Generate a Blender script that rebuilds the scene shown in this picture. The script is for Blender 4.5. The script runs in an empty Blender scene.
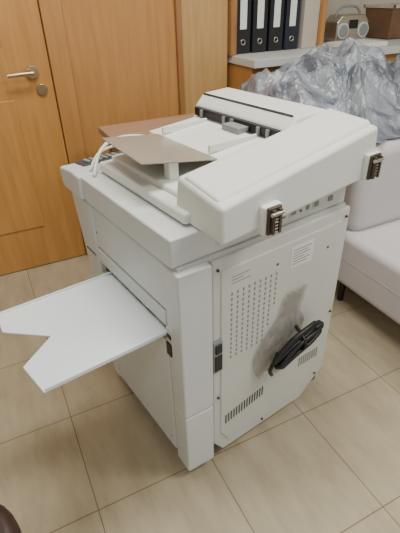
import bpy, bmesh, math, random
from mathutils import Vector, Matrix, noise
random.seed(4)
COL=bpy.context.scene.collection
# ------------------------------------------------------------------ materials
def newmat(name):
    m=bpy.data.materials.new(name); m.use_nodes=True
    return m,m.node_tree,m.node_tree.nodes['Principled BSDF']
def plastic(name,col,rough=.45,var=.03,bump=.0,scale=40,metal=0,spec=.5,bd=.002):
    m,t,b=newmat(name)
    b.inputs['Roughness'].default_value=rough; b.inputs['Metallic'].default_value=metal
    b.inputs['Specular IOR Level'].default_value=spec
    co=t.nodes.new('ShaderNodeTexCoord'); n=t.nodes.new('ShaderNodeTexNoise'); n.inputs['Scale'].default_value=scale*.12; n.inputs['Detail'].default_value=4
    t.links.new(co.outputs['Object'],n.inputs['Vector'])
    r=t.nodes.new('ShaderNodeValToRGB')
    r.color_ramp.elements[0].position=.3; r.color_ramp.elements[1].position=.7
    r.color_ramp.elements[0].color=[max(0,c*(1-var)) for c in col]+[1]
    r.color_ramp.elements[1].color=[min(1,c*(1+var)) for c in col]+[1]
    t.links.new(n.outputs['Fac'],r.inputs['Fac']); t.links.new(r.outputs['Color'],b.inputs['Base Color'])
    if bump:
        n2=t.nodes.new('ShaderNodeTexNoise'); n2.inputs['Scale'].default_value=scale; n2.inputs['Detail'].default_value=4
        t.links.new(co.outputs['Object'],n2.inputs['Vector'])
        bp=t.nodes.new('ShaderNodeBump'); bp.inputs['Strength'].default_value=bump; bp.inputs['Distance'].default_value=bd
        t.links.new(n2.outputs['Fac'],bp.inputs['Height']); t.links.new(bp.outputs['Normal'],b.inputs['Normal'])
    return m
def wood(name,c1,c2,rough=.4,stretch=(9,9,.7)):
    m,t,b=newmat(name); b.inputs['Roughness'].default_value=rough
    co=t.nodes.new('ShaderNodeTexCoord'); mp=t.nodes.new('ShaderNodeMapping'); mp.inputs['Scale'].default_value=stretch
    t.links.new(co.outputs['Object'],mp.inputs['Vector'])
    n=t.nodes.new('ShaderNodeTexNoise'); n.inputs['Scale'].default_value=4; n.inputs['Detail'].default_value=6; n.inputs['Distortion'].default_value=.6
    t.links.new(mp.outputs['Vector'],n.inputs['Vector'])
    r=t.nodes.new('ShaderNodeValToRGB'); r.color_ramp.elements[0].position=.3; r.color_ramp.elements[1].position=.7
    r.color_ramp.elements[0].color=list(c1)+[1]; r.color_ramp.elements[1].color=list(c2)+[1]
    t.links.new(n.outputs['Fac'],r.inputs['Fac']); t.links.new(r.outputs['Color'],b.inputs['Base Color'])
    return m
M_body=plastic('copier_plastic',(.67,.69,.67),.42,.025,.1,60)
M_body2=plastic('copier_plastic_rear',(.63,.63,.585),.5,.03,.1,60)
M_adf=plastic('adf_plastic',(.77,.775,.725),.4,.02,.1,60)
M_tray=plastic('tray_plastic',(.80,.86,.89),.35,.01)
M_seam=plastic('seam_dark',(.08,.08,.08),.7)
M_grey=plastic('grey_plastic',(.25,.26,.26),.5)
M_vent=plastic('vent_grey',(.26,.26,.245),.6)
M_black=plastic('black_rubber',(.008,.008,.009),.4)
M_bracket=plastic('hinge_metal',(.10,.075,.055),.35,.4,.2,60,.5)
M_smoke=plastic('smoked_tray',(.285,.26,.215),.2,.06)
M_blue=plastic('panel_blue',(.03,.05,.08),.3)
M_label=plastic('paper_label',(.78,.78,.74),.6)
M_ink=plastic('label_ink',(.25,.25,.25),.7)
M_door=wood('door_wood',(.46,.215,.055),(.56,.28,.08))
M_panel=wood('panel_wood',(.41,.195,.055),(.50,.25,.08))
M_panel2=wood('panel_wood_light',(.46,.27,.10),(.55,.34,.14))
M_frame=wood('frame_wood',(.27,.125,.04),(.36,.175,.06))
M_beige=plastic('beige_laminate',(.52,.46,.38),.5)
M_counter=plastic('counter_laminate',(.60,.60,.58),.4)
M_metal=plastic('brushed_metal',(.5,.46,.40),.3,.05,0,40,.9)
M_brass=plastic('satin_brass',(.55,.43,.27),.28,.05,0,40,.95)
M_orange=plastic('orange_tag',(.38,.20,.09),.5)
def floor_mat():
    m,t,b=newmat('floor_tile'); b.inputs['Roughness'].default_value=.3
    co=t.nodes.new('ShaderNodeTexCoord'); mp=t.nodes.new('ShaderNodeMapping')
    mp.inputs['Location'].default_value=(-.015,-.02,0)
    t.links.new(co.outputs['Object'],mp.inputs['Vector'])
    br=t.nodes.new('ShaderNodeTexBrick'); br.offset=0; br.squash=1
    br.inputs['Scale'].default_value=1; br.inputs['Brick Width'].default_value=.39; br.inputs['Row Height'].default_value=.39
    br.inputs['Mortar Size'].default_value=.002; br.inputs['Mortar Smooth'].default_value=.3
    br.inputs['Color1'].default_value=(.46,.39,.27,1); br.inputs['Color2'].default_value=(.49,.415,.29,1); br.inputs['Mortar'].default_value=(.22,.16,.09,1)
    t.links.new(mp.outputs['Vector'],br.inputs['Vector'])
    n=t.nodes.new('ShaderNodeTexNoise'); n.inputs['Scale'].default_value=5; n.inputs['Detail'].default_value=8; n.inputs['Roughness'].default_value=.65
    mp2=t.nodes.new('ShaderNodeMapping'); mp2.inputs['Scale'].default_value=(3,.8,1); t.links.new(co.outputs['Object'],mp2.inputs['Vector']); t.links.new(mp2.outputs['Vector'],n.inputs['Vector'])
    r=t.nodes.new('ShaderNodeValToRGB'); r.color_ramp.elements[0].color=(.84,.83,.80,1); r.color_ramp.elements[1].color=(1.06,1.06,1.06,1); r.color_ramp.elements[0].position=.35; r.color_ramp.elements[1].position=.65
    t.links.new(n.outputs['Fac'],r.inputs['Fac'])
    mx=t.nodes.new('ShaderNodeMix'); mx.data_type='RGBA'; mx.blend_type='MULTIPLY'; mx.inputs['Factor'].default_value=1
    t.links.new(br.outputs['Color'],mx.inputs['A']); t.links.new(r.outputs['Color'],mx.inputs['B']); t.links.new(mx.outputs['Result'],b.inputs['Base Color'])
    return m
M_floor=floor_mat()
M_wall=plastic('wall_paint',(.60,.55,.46),.7,.02)
M_ceil=plastic('ceiling_paint',(.8,.8,.78),.8,.01)
# ------------------------------------------------------------------ builders
def empty(name,loc=(0,0,0),rz=0):
    o=bpy.data.objects.new(name,None); o.location=loc; o.rotation_euler=(0,0,rz); o.empty_display_size=.1; COL.objects.link(o); return o
def fin(name,bm,mat,parent=None,bevel=0,smooth=False,seg=2):
    me=bpy.data.meshes.new(name); bmesh.ops.recalc_face_normals(bm,faces=bm.faces[:]); bm.to_mesh(me); bm.free()
    o=bpy.data.objects.new(name,me); COL.objects.link(o)
    for mm in (mat if isinstance(mat,(list,tuple)) else [mat]): me.materials.append(mm)
    if parent: o.parent=parent
    if bevel:
        md=o.modifiers.new('bevel','BEVEL'); md.width=bevel; md.segments=seg; md.limit_method='ANGLE'; md.angle_limit=math.radians(30)
        for p in me.polygons: p.use_smooth=True
        w=o.modifiers.new('wn','WEIGHTED_NORMAL'); w.keep_sharp=False
    if smooth:
        for p in me.polygons: p.use_smooth=True
    return o
def addhex(bm,c,mi=0):
    v=[bm.verts.new(p) for p in c]
    for f in ((0,3,2,1),(4,5,6,7),(0,1,5,4),(1,2,6,5),(2,3,7,6),(3,0,4,7)):
        fc=bm.faces.new([v[i] for i in f]); fc.material_index=mi
def addbox(bm,x0,x1,y0,y1,z0,z1,mi=0):
    addhex(bm,[(x0,y0,z0),(x1,y0,z0),(x1,y1,z0),(x0,y1,z0),(x0,y0,z1),(x1,y0,z1),(x1,y1,z1),(x0,y1,z1)],mi)
def box(name,x0,x1,y0,y1,z0,z1,mat,parent=None,bevel=.004,seg=2):
    bm=bmesh.new(); addbox(bm,x0,x1,y0,y1,z0,z1); return fin(name,bm,mat,parent,bevel,seg=seg)
def boxes(name,L,mat,parent=None,bevel=0):
    bm=bmesh.new()
    for b in L: addbox(bm,*b)
    return fin(name,bm,mat,parent,bevel)
def hexa(name,c,mat,parent=None,bevel=.004,seg=2):
    bm=bmesh.new(); addhex(bm,c); return fin(name,bm,mat,parent,bevel,seg=seg)
def prism(name,poly,axis,a0,a1,mat,parent=None,bevel=.004,seg=2):
    bm=bmesh.new()
    def P(p,a):
        return {'x':(a,p[0],p[1]),'y':(p[0],a,p[1]),'z':(p[0],p[1],a)}[axis]
    A=[bm.verts.new(P(p,a0)) for p in poly]; B=[bm.verts.new(P(p,a1)) for p in poly]
    bm.faces.new(A); bm.faces.new(B[::-1]); n=len(poly)
    for i in range(n): bm.faces.new([A[i],B[i],B[(i+1)%n],A[(i+1)%n]])
    return fin(name,bm,mat,parent,bevel,seg=seg)
def tube(name,pts,r,mat,parent=None,cyc=False):
    cu=bpy.data.curves.new(name,'CURVE'); cu.dimensions='3D'; cu.bevel_depth=r; cu.bevel_resolution=3; cu.resolution_u=8; cu.use_fill_caps=True
    s=cu.splines.new('NURBS'); s.points.add(len(pts)-1)
    for i,p in enumerate(pts): s.points[i].co=(*p,1)
    s.order_u=min(3,len(pts)); s.use_endpoint_u=not cyc; s.use_cyclic_u=cyc
    o=bpy.data.objects.new(name,cu); COL.objects.link(o)
    bpy.context.view_layer.update()
    me=bpy.data.meshes.new_from_object(o.evaluated_get(bpy.context.evaluated_depsgraph_get()))
    bpy.data.objects.remove(o); me.materials.clear(); me.materials.append(mat)
    for p in me.polygons: p.use_smooth=True
    o=bpy.data.objects.new(name,me); COL.objects.link(o)
    if parent:o.parent=parent
    return o
def cyl(name,c,r,h,axis,mat,parent=None,bevel=.002,r2=None,n=32):
    bm=bmesh.new(); bmesh.ops.create_cone(bm,cap_ends=True,segments=n,radius1=r,radius2=r if r2 is None else r2,depth=h)
    if axis=='x': bmesh.ops.rotate(bm,matrix=Matrix.Rotation(math.pi/2,3,'Y'),verts=bm.verts)
    if axis=='y': bmesh.ops.rotate(bm,matrix=Matrix.Rotation(math.pi/2,3,'X'),verts=bm.verts)
    bmesh.ops.translate(bm,vec=Vector(c),verts=bm.verts)
    return fin(name,bm,mat,parent,bevel)
# ------------------------------------------------------------------ room
box('floor',-3,4,-2.5,2.9,-.05,0,M_floor,None,0)
box('wall_back',-3,1.345,2.40,2.9,0,2.8,M_wall,None,0)
box('wall_back_alcove',1.345,4,2.8,2.9,0,2.8,M_wall,None,0)
box('wall_left',-3.1,-3,-2.5,2.9,0,2.8,M_wall,None,0)
box('wall_right',4,4.1,-2.5,2.9,0,2.8,M_wall,None,0)
box('ceiling',-3,4,-2.5,2.9,2.8,2.85,M_ceil,None,0)
# door
d=empty('door_1')
box('leaf',-.50,.362,2.345,2.385,.005,2.1,M_door,d,.003)
prism('raised_field',[(-.36,.25),(.17,.25),(.17,.92),(-.36,.92)],'y',2.338,2.346,M_door,d,.006)
prism('raised_field_upper',[(-.36,1.15),(.17,1.15),(.17,1.9),(-.36,1.9)],'y',2.338,2.346,M_door,d,.006)
cyl('rose',(.275,2.335,1.035),.028,.014,'y',M_brass,d)
cyl('spindle',(.275,2.31,1.035),.010,.045,'y',M_brass,d)
tube('lever',[(.275,2.29,1.035),(.23,2.286,1.037),(.16,2.292,1.032)],.010,M_brass,d)
cyl('keyhole_rose',(.305,2.337,.955),.024,.01,'y',M_brass,d)
boxes('trim_1',[(.365,.46,2.33,2.398,0,2.1),(-.60,-.503,2.33,2.398,0,2.1),(-.60,.46,2.33,2.398,2.1,2.2)],M_panel,None,.004)
p=empty('wall_panelling')
box('panel_sheet',.462,1.03,2.36,2.399,0,2.2,M_panel,p,.002)
box('panel_sheet_light',1.062,1.344,2.36,2.399,0,2.2,M_panel2,p,.002)
box('panel_post',1.03,1.06,2.34,2.399,0,2.2,M_frame,p,.003)
# ------------------------------------------------------------------ storage unit with counter
s=empty('storage_cabinet')
box('counter_slab',1.36,3.1,2.10,2.79,.985,1.025,M_counter,s,.003)
boxes('base_doors',[(1.37,1.80,2.14,2.79,.08,.983),(1.805,2.30,2.14,2.79,.08,.983),(2.305,2.8,2.14,2.79,.08,.983)],M_panel,s,.003)
box('plinth',1.39,2.85,2.18,2.75,0,.08,M_frame,s,0)
box('side_panel',1.347,1.385,2.33,2.79,1.026,2.0,M_frame,s,.002)
box('back_panel',1.386,2.0,2.77,2.795,1.026,2.0,M_beige,s,0)
box('divider_panel',1.86,1.97,2.36,2.769,1.026,2.0,M_beige,s,.002)
box('divider_edge',1.972,2.00,2.33,2.79,1.026,2.0,M_panel,s,.002)
box('upper_shelf',1.386,1.859,2.36,2.769,1.42,1.445,M_beige,s,.002)
# ring binders
M_bindb=plastic('binder_black',(.010,.011,.014),.5); M_bindn=plastic('binder_navy',(.012,.015,.03),.5)
for i,(x,m) in enumerate([(1.40,M_bindb),(1.512,M_bindb),(1.624,M_bindb),(1.736,M_bindn)]):
    b=empty('ring_binder'+('' if i==0 else '.%03d'%i))
    x1=x+.095; y=2.37
    boxes('covers',[(x,x+.003,y,y+.25,1.0265,1.35),(x1-.003,x1,y,y+.25,1.0265,1.35),(x,x1,y-.003,y+.001,1.0265,1.35)],m,b,.001)
    box('pages',x+.008,x1-.008,y+.02,y+.24,1.03,1.335,M_label,b,0)
    box('spine_label',x+.026,x1-.026,y-.0045,y-.003,1.15,1.31,M_label,b,0)
    bpy.ops.mesh.primitive_torus_add(major_radius=.013,minor_radius=.003,location=((x+x1)/2,y-.005,1.085),rotation=(math.pi/2,0,0))
    t=bpy.context.object; t.name='finger_ring'; t.data.materials.append(M_metal); t.parent=b
# radio
rd=empty('portable_radio')
DX,DY,DZ=.17,.33,-.015
prism('case',[(2.03+DX,1.06+DZ),(2.05+DX,1.041+DZ),(2.28+DX,1.041+DZ),(2.30+DX,1.06+DZ),(2.30+DX,1.16+DZ),(2.26+DX,1.20+DZ),(2.07+DX,1.20+DZ),(2.03+DX,1.16+DZ)],'y',2.12+DY,2.25+DY,M_metal,rd,.01)
for x in (2.08,2.25):
    cyl('speaker_ring',(x+DX,2.115+DY,1.11+DZ),.046,.012,'y',M_counter,rd)
    cyl('speaker_cone',(x+DX,2.108+DY,1.11+DZ),.036,.006,'y',M_grey,rd)
box('display',2.13+DX,2.20+DX,2.112+DY,2.122+DY,1.12+DZ,1.17+DZ,M_black,rd)
tube('handle',[(2.06+DX,2.18+DY,1.17),(2.07+DX,2.18+DY,1.22),(2.165+DX,2.18+DY,1.235),(2.26+DX,2.18+DY,1.22),(2.27+DX,2.18+DY,1.17)],.008,M_grey,rd)
pb=empty('paper_bin')
M_brown=plastic('brown_basket',(.16,.085,.045),.6,.2)
hexa('bin_body',[(2.62,2.40,1.0262),(2.82,2.40,1.0262),(2.82,2.62,1.0262),(2.62,2.62,1.0262),(2.60,2.38,1.22),(2.84,2.38,1.22),(2.84,2.64,1.22),(2.60,2.64,1.22)],M_brown,pb,.01)
boxes('bin_rim',[(2.595,2.845,2.372,2.385,1.21,1.23),(2.595,2.845,2.635,2.648,1.21,1.23),(2.595,2.608,2.372,2.648,1.21,1.23),(2.832,2.845,2.372,2.648,1.21,1.23)],M_beige,pb,.002)
box('paper_stack',2.05,2.35,2.15,2.36,1.0262,1.05,M_label,None,.002)
# ------------------------------------------------------------------ photocopier
OX,OY,YAW=.316,.787,.160
c=empty('photocopier',(OX,OY,0),YAW)
box('inner_chassis',.012,.60,.0,.50,.05,.80,M_seam,c,0)
for x,y in ((.06,.05),(.55,.05),(.06,.45),(.55,.45)):
    cyl('caster',(x,y,.022),.022,.02,'x',M_black,c)
ySeam=.475
box('side_upper_panel',-.004,.05,.018,ySeam,.645,.789,M_body,c,.006)
box('side_mid_panel',-.008,.05,.055,ySeam,.592,.640,M_body,c,.004)
prism('side_lower_door',[(.06,.055),(ySeam,.055),(ySeam,.535),(.06,.535)],'x',-.006,.05,M_body,c,.006)
box('side_ledge',-.012,.05,.06,ySeam,.535,.545,M_body,c,.002)
box('slot_back',.008,.02,.05,.44,.54,.60,M_black,c,0)
boxes('slot_rollers',[(-.002,.01,y,y+.03,.566,.588) for y in (.09,.17,.25,.33)],M_grey,c,.003)
box('slot_end_block',-.012,.02,.022,.052,.50,.60,M_body2,c,.003)
box('slot_end_catch',-.016,.0,.026,.050,.505,.55,M_black,c,.002)
box('slot_top_catch',-.014,.0,.026,.046,.565,.58,M_black,c,.002)
boxes('side_screws',[(-.0065,-.003,y,y+.006,z,z+.006) for y,z in ((.04,.70),(.46,.70),(.46,.10),(.08,.10))],M_vent,c)
prism('front_cover',[(ySeam+.004,.04),(.51,.04),(.525,.06),(.56,.42),(.61,.66),(.635,.789),(ySeam+.004,.789)],'x',-.006,.605,M_body,c,.006)
box('front_grip',-.008,.03,.50,.575,.60,.604,M_seam,c,0)
prism('corner_column',[(-.012,-.022),(.085,-.03),(.088,.0),(.088,.015),(-.008,.052)],'z',.293,.792,M_body,c,.006)
prism('corner_column_lower',[(-.012,-.022),(.085,-.03),(.088,.0),(.088,.015),(-.008,.052)],'z',.035,.289,M_body,c,.006)
prism('rear_cover',[(.092,.09),(.13,.03),(.50,.03),(.612,.13),(.612,.79),(.092,.79)],'y',-.018,.05,M_body2,c,.006)
prism('rear_cover_inset',[(.118,.13),(.15,.075),(.485,.075),(.575,.155),(.575,.755),(.118,.755)],'y',-.0225,-.015,M_body2,c,.003)
box('right_side_cover',.585,.616,.05,.47,.06,.79,M_body2,c,.006)
box('inlet_frame',.088,.120,-.027,-.01,.42,.535,M_grey,c,.003)
box('inlet_socket',.091,.117,-.030,-.02,.428,.485,M_black,c,.002)
box('power_switch',.093,.115,-.032,-.02,.495,.524,M_black,c,.002)
L=[]
for i in range(9):
    for j in range(14):
        x=.150+i*.0200; z=.445+j*.0172
        if i==8 and j<7: continue
        if i==7 and j<3: continue
        L.append((x,x+.0045,-.0236,-.0220,z,z+.009))
boxes('vent_dots',L,M_vent,c)
L=[]
for i in range(15):
    x=.135+i*.011; L.append((x,x+.0045,-.0240,-.0220,.165+i*.002,.205+i*.002))
boxes('vent_louvres',L,M_seam,c)
boxes('vent_louvres_small',[(.46+i*.011,.465+i*.011,-.0238,-.0220,.22,.262) for i in range(9)],M_vent,c)
box('rating_label',.365,.455,-.0236,-.022,.665,.735,M_label,c,0)
boxes('rating_text',[(.372,.372+w,-.0241,-.0234,.722-k*.009,.7245-k*.009) for k,w in enumerate((.075,.06,.07,.045,.07,.06))],M_ink,c)
boxes('warning_text',[(.15,.15+w,-.0235,-.022,.725-k*.010,.7268-k*.010) for k,w in enumerate((.06,.04,.065))],M_vent,c)
boxes('cover_screws',[(x,x+.006,-.0245,-.018,z,z+.006) for x,z in ((.104,.76),(.59,.76),(.105,.30),(.59,.40),(.30,.055),(.56,.12),(.31,.70),(.52,.68))],M_seam,c)
# scanner deck
prism('scanner_deck',[(.0,.800),(.0,.878),(.50,.878),(.50,.800)],'x',-.012,.60,M_body,c,.006)
box('deck_underside',.0,.598,-.006,.50,.788,.801,M_body2,c,.001)
prism('control_console',[(.504,.800),(.504,.878),(.57,.880),(.665,.868),(.672,.85),(.655,.800)],'x',-.02,.60,M_body,c,.008)
def slope(y): return .880-(y-.57)*.126
hexa('touch_panel',[(.03,.575,slope(.575)),(.45,.575,slope(.575)),(.45,.655,slope(.655)),(.03,.655,slope(.655)),(.03,.575,slope(.575)+.005),(.45,.575,slope(.575)+.012),(.45,.655,slope(.655)+.012),(.03,.655,slope(.655)+.005)],M_blue,c,.002)
boxes('panel_keys',[(.05+i*.02,.062+i*.02,.585+j*.017,.595+j*.017,slope(.585+j*.017),slope(.575+j*.017)+.011) for i in range(6) for j in range(3)],M_grey,c,.001)
L=[]
for x,w in ((.12,.03),(.19,.012),(.22,.02),(.27,.03),(.34,.01),(.37,.02),(.43,.012),(.46,.02),(.52,.02)):
    L.append((x,x+w,-.003,.002,.824,.840))
boxes('deck_ports',L,M_vent,c,.002)
boxes('deck_port_rims',[(x-.004,x+w+.004,-.002,.002,.819,.845) for x,w in ((.12,.03),(.27,.03),(.37,.02),(.46,.02))],M_body2,c,.001)
boxes('deck_port_tags',[(.235,.241,-.005,0,.824,.830),(.405,.410,-.005,0,.826,.832)],M_orange,c)
# ADF / platen cover
box('platen_cover',.05,.62,.03,.50,.882,.912,M_adf,c,.008)
hexa('adf_rear_housing',[(.065,-.09,.872),(.635,-.055,.892),(.635,.12,.892),(.065,.10,.880),
                          (.068,-.085,.962),(.628,-.05,1.030),(.628,.13,1.040),(.068,.085,.985)],M_adf,c,.012,3)
hexa('adf_rear_cap',[(.075,-.065,.962),(.62,-.032,1.028),(.62,.12,1.036),(.075,.07,.98),
                      (.08,-.055,.973),(.615,-.022,1.042),(.615,.11,1.050),(.08,.062,.990)],M_adf,c,.005,3)
prism('adf_feeder',[(.42,.905),(.425,.950),(.455,.985),(.455,1.01),(.49,1.045),(.60,1.05),(.63,1.03),(.635,.905)],'y',.11,.56,M_adf,c,.010,3)
box('feeder_mouth',.440,.458,.14,.54,.982,1.008,M_black,c,.001)
boxes('feeder_guides',[(.434,.442,y,y+.012,.982,1.006) for y in (.17,.21,.33,.37,.49)],M_grey,c,.001)
box('feeder_lid_seam',.485,.488,.13,.55,1.040,1.0462,M_seam,c,0)
box('feed_separator',.40,.442,.26,.34,.978,.998,M_grey,c,.003)
hexa('output_well',[(.09,.11,.908),(.42,.11,.908),(.42,.49,.908),(.09,.49,.908),(.09,.11,.925),(.42,.11,.945),(.42,.49,.945),(.09,.49,.925)],M_adf,c,.006)
hexa('document_tray',[(.04,.20,.985),(.25,.16,.962),(.25,.47,.962),(.06,.47,.985),(.04,.20,.989),(.25,.16,.966),(.25,.47,.966),(.06,.47,.989)],M_smoke,c,.0015)
hexa('document_tray_white',[(.245,.13,.953),(.43,.13,.968),(.43,.52,.968),(.245,.52,.953),(.245,.13,.966),(.43,.13,.982),(.43,.52,.982),(.245,.52,.966)],M_adf,c,.004)
boxes('paper_guides',[(.25,.42,.20,.208,.970,.992),(.25,.42,.44,.448,.970,.992)],M_adf,c,.002)
box('tray_stay',.12,.15,.20,.23,.92,.977,M_adf,c,.004)
for (x,y,z) in ((.205,-.088,.902),(.60,-.060,.930)):
    box('hinge_boss',x-.028,x+.028,y-.010,y+.04,z-.036,z+.036,M_adf,c,.005)
    box('hinge_plate',x-.020,x+.020,y-.018,y-.008,z-.034,z+.034,M_bracket,c,.003)
    boxes('hinge_ribs',[(x-.014,x-.006,y-.026,y-.014,z-.03,z+.03),(x+.006,x+.014,y-.026,y-.014,z-.03,z+.03)],M_bracket,c,.001)
    boxes('hinge_spring',[(x-.005,x+.005,y-.024,y-.014,z-.028+k*.008,z-.024+k*.008) for k in range(7)],M_metal,c,.001)
    cyl('hinge_pin',(x,y-.024,z+.02),.005,.036,'x',M_metal,c,.001)
# side output tray with V notch
tr=[(-.0,.055),(-.0,.395),(-.05,.405),(-.36,.415),(-.365,.32),(-.265,.225),(-.36,.155),(-.345,.045),(-.05,.045)]
prism('delivery_tray',tr,'z',.572,.578,M_tray,c,.0025)
boxes('tray_rims',[(-.34,.0,.045,.05,.574,.585),(-.36,.0,.40,.405,.574,.585)],M_tray,c,.002)
tube('signal_cable',[(.30,.50,.93),(.22,.54,.955),(.12,.55,.955),(.07,.53,.93),(.04,.50,.90),(.02,.47,.884)],.0055,M_adf,c)
tube('signal_cable_thin',[(.30,.52,.92),(.20,.57,.93),(.10,.58,.92),(.06,.56,.90),(.03,.52,.884)],.004,M_adf,c)
# hank of power cord and its bag : flattened parallel strands, bent at both ends
rnd=random.Random(9)
for k in range(6):
    pts=[]; off=(k-2.5)*.009
    for t_i in range(25):
        a=t_i/24*2*math.pi*1.0
        x=.085*math.cos(a)+.008*rnd.uniform(-1,1)*.4; z=(.008+.004*(k%3))*math.sin(a)
        zz=.415+off+z+x*.20-.032*max(0,-x/.085)**2
        pts.append((.382+x-off*.5,-.050-.008*(k%3)-.009*abs(math.sin(a))-.016*(1-abs(off)/.03),zz))
    tube('power_cord',pts[:-1],.0075,M_black,c,True)
tube('cord_tie',[(.392,-.045,.375),(.386,-.098,.40),(.388,-.098,.435),(.395,-.045,.455)],.006,M_black,c)
tube('power_cord_tail',[(.31,-.06,.40),(.288,-.06,.36),(.283,-.055,.33),(.300,-.05,.305)],.0065,M_black,c)
boxes('cord_plug',[(.445,.485,-.085,-.06,.425,.450)],M_black,c,.006)
m_,t_,b_=newmat('clear_bag_shaded'); b_.inputs['Base Color'].default_value=(.34,.31,.27,1); b_.inputs['Roughness'].default_value=.15; b_.inputs['Alpha'].default_value=.55  # clear bag; brownish-grey base colour stands in for the shadow inside it
bm=bmesh.new(); G=[]
NX,NZ=30,40
for j in range(NZ):
    row=[]
    for i in range(NX):
        u=i/(NX-1);v=j/(NZ-1)
        w=.045+.055*math.sin(min(1,v*1.35)*math.pi)
        x=.345+(u-.5)*2*w+.09*(v-.4); z=.285+v*.30+.02*math.sin(u*5)*(1-v)
        y=-.028-.012*math.sin(u*math.pi)*max(0,math.sin(min(1,v*1.4)*math.pi))-.014*abs(noise.noise(Vector((x*40,z*22,1))))
        row.append(bm.verts.new((x,y,z)))
    G.append(row)
for j in range(NZ-1):
    for i in range(NX-1): bm.faces.new([G[j][i],G[j][i+1],G[j+1][i+1],G[j+1][i]])
fin('cord_bag',bm,m_,c,0,True)
# ------------------------------------------------------------------ sofa and covered stack
M_cloth=plastic('white_cloth',(.56,.525,.53),.8,.03,.5,25)
def sheetmat():
    m,t,b=newmat('plastic_sheet'); b.inputs['Roughness'].default_value=.25; b.inputs['Specular IOR Level'].default_value=.7
    co=t.nodes.new('ShaderNodeTexCoord'); n=t.nodes.new('ShaderNodeTexNoise'); n.inputs['Scale'].default_value=6; n.inputs['Detail'].default_value=5; n.inputs['Distortion'].default_value=1.2
    t.links.new(co.outputs['Object'],n.inputs['Vector'])
    r=t.nodes.new('ShaderNodeValToRGB'); r.color_ramp.elements[0].position=.36; r.color_ramp.elements[1].position=.62
    r.color_ramp.elements[0].color=(.10,.115,.145,1); r.color_ramp.elements[1].color=(.33,.35,.39,1)
    t.links.new(n.outputs['Fac'],r.inputs['Fac']); t.links.new(r.outputs['Color'],b.inputs['Base Color'])
    v=t.nodes.new('ShaderNodeTexVoronoi'); v.feature='DISTANCE_TO_EDGE'; v.inputs['Scale'].default_value=12
    mx=t.nodes.new('ShaderNodeMix'); mx.data_type='VECTOR'; mx.inputs['Factor'].default_value=.15
    t.links.new(co.outputs['Object'],mx.inputs['A']); t.links.new(n.outputs['Color'],mx.inputs['B']); t.links.new(mx.outputs['Result'],v.inputs['Vector'])
    bp=t.nodes.new('ShaderNodeBump'); bp.inputs['Strength'].default_value=.7; bp.inputs['Distance'].default_value=.03
    t.links.new(v.outputs['Distance'],bp.inputs['Height']); t.links.new(bp.outputs['Normal'],b.inputs['Normal'])
    return m
M_sheet=sheetmat()
sf=empty('upholstered_sofa')
box('seat_block',1.33,2.25,.25,1.95,.14,.40,M_cloth,sf,.035,4)
box('backrest',1.36,2.24,1.24,1.93,.38,.80,M_cloth,sf,.06,5)
boxes('seat_piping',[(1.3285,1.336,.29,1.91,.28,.284)],M_beige,sf,.001)
for x,y in ((1.40,.35),(1.40,1.28),(2.1,.35),(2.1,1.28)):
    cyl('sofa_leg',(x,y,.07),.016,.14,'z',M_black,sf)
hp=empty('covered_stack')
boxes('stack_boxes',[(1.42,1.78,1.50,1.88,.801,.86),(1.80,2.15,1.50,1.88,.801,.86)],M_beige,hp,.01)
bm=bmesh.new(); G=[]
NX,NY=140,110
X0,X1,Y0,Y1=1.10,2.25,1.30,2.06
def bump(x,y,cx,cy,sx,sy,h):
    q=((x-cx)/sx)**2+((y-cy)/sy)**2
    return h*math.exp(-q*q*.8-q*.3)
def ridge(v): return 1-2*abs(noise.noise(v))
for j in range(NY):
    row=[]
    for i in range(NX):
        x=X0+(X1-X0)*i/(NX-1); y=Y0+(Y1-Y0)*j/(NY-1)
        e=min((x-X0),(X1-x),(y-Y0)*.8,(Y1-y)+.06)
        sk=min(1,max(0,e/.12)); sk=sk*sk*(3-2*sk)
        z=.88+max(bump(x,y,1.34,1.78,.22,.24,.11),bump(x,y,1.64,1.76,.26,.26,.21),bump(x,y,2.0,1.75,.2,.25,.12))
        z=.806+(z-.806)*sk
        wv=Vector((x+.2*noise.noise(Vector((x*4,y*4,2))),y+.2*noise.noise(Vector((x*4,y*4,9))),z*.5))
        n=0;a=.085;fq=3.6
        for o in range(4):
            n+=a*(ridge(wv*fq+Vector((0,0,o*7)))-.6); a*=.48; fq*=2.0
        row.append(bm.verts.new((x+n*.5*(1-sk),y+n*.9*(1-sk),max(.803,z+n*(.3+.7*sk)))))
    G.append(row)
for j in range(NY-1):
    for i in range(NX-1): bm.faces.new([G[j][i],G[j][i+1],G[j+1][i+1],G[j+1][i]])
fin('dust_sheet',bm,M_sheet,hp,0,True)
# low wooden table behind the copier
lt=empty('side_table')
M_pink=wood('table_top_wood',(.36,.215,.14),(.43,.265,.18),.45,(.7,9,9))
box('top',.50,1.05,1.70,2.14,.765,.795,M_pink,lt,.004)
boxes('legs',[(.53,.57,1.73,1.77,0,.765),(.98,1.02,1.73,1.77,0,.765),(.53,.57,2.07,2.11,0,.765),(.98,1.02,2.07,2.11,0,.765)],M_frame,lt,.003)
boxes('apron',[(.57,.98,1.735,1.755,.67,.765),(.535,.555,1.77,2.07,.67,.765)],M_frame,lt,.002)
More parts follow.
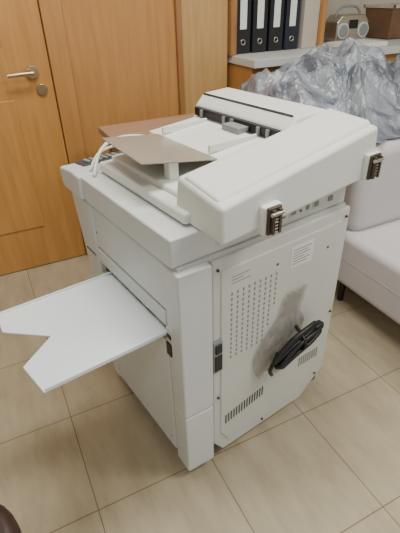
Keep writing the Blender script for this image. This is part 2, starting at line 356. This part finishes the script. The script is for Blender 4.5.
# stool near the viewer
st=empty('leather_stool')
M_leather=plastic('brown_leather',(.045,.022,.017),.4,.2,.4,60)
SX,SY=-.29,.555
cyl('seat_pad',(SX,SY,.43),.15,.07,'z',M_leather,st,.025)
cyl('seat_ring',(SX,SY,.385),.14,.02,'z',M_metal,st)
for a in range(4):
    an=a*math.pi/2+.6
    tube('stool_leg',[(SX+.10*math.cos(an),SY+.10*math.sin(an),.38),(SX+.13*math.cos(an),SY+.13*math.sin(an),.2),(SX+.15*math.cos(an),SY+.15*math.sin(an),.002)],.011,M_metal,st)
# ------------------------------------------------------------------ lights
w=bpy.data.worlds.new('world'); bpy.context.scene.world=w; w.use_nodes=True
w.node_tree.nodes['Background'].inputs[0].default_value=(.90,.95,1,1); w.node_tree.nodes['Background'].inputs[1].default_value=.66
def area(name,loc,sx,sy,e,col,rot=(0,0,0)):
    l=bpy.data.lights.new(name,'AREA'); l.shape='RECTANGLE'; l.size=sx; l.size_y=sy; l.energy=e; l.color=col
    o=bpy.data.objects.new(name,l); o.location=loc; o.rotation_euler=rot; COL.objects.link(o)
area('ceiling_light',(.5,1.1,2.75),1.2,.6,46,(1,.99,.93))
area('ceiling_light.001',(2.0,-.2,2.75),1.2,.6,50,(1,.99,.93))
area('ceiling_light.002',(-1.4,-.8,2.75),1.2,.6,16,(.97,1,.98))
# ------------------------------------------------------------------ camera
f,pitch,roll,H,RY=433.954,.5687,-.0275,1.3457,.4482
fw=Vector((0,math.cos(pitch),-math.sin(pitch))); ri=Vector((1,0,0)); up=ri.cross(fw)
r=ri*math.cos(roll)+up*math.sin(roll); u=-ri*math.sin(roll)+up*math.cos(roll)
R=Matrix.Rotation(-RY,3,'Z'); fw,r,u=R@fw,R@r,R@u
cd=bpy.data.cameras.new('camera'); cam=bpy.data.objects.new('camera',cd); COL.objects.link(cam)
cd.sensor_fit='VERTICAL'; cd.sensor_height=24; cd.lens=24*f/533; cd.clip_start=.02
cam.matrix_world=Matrix((( r.x,u.x,-fw.x,0),(r.y,u.y,-fw.y,0),(r.z,u.z,-fw.z,H),(0,0,0,1)))
bpy.context.scene.camera=cam
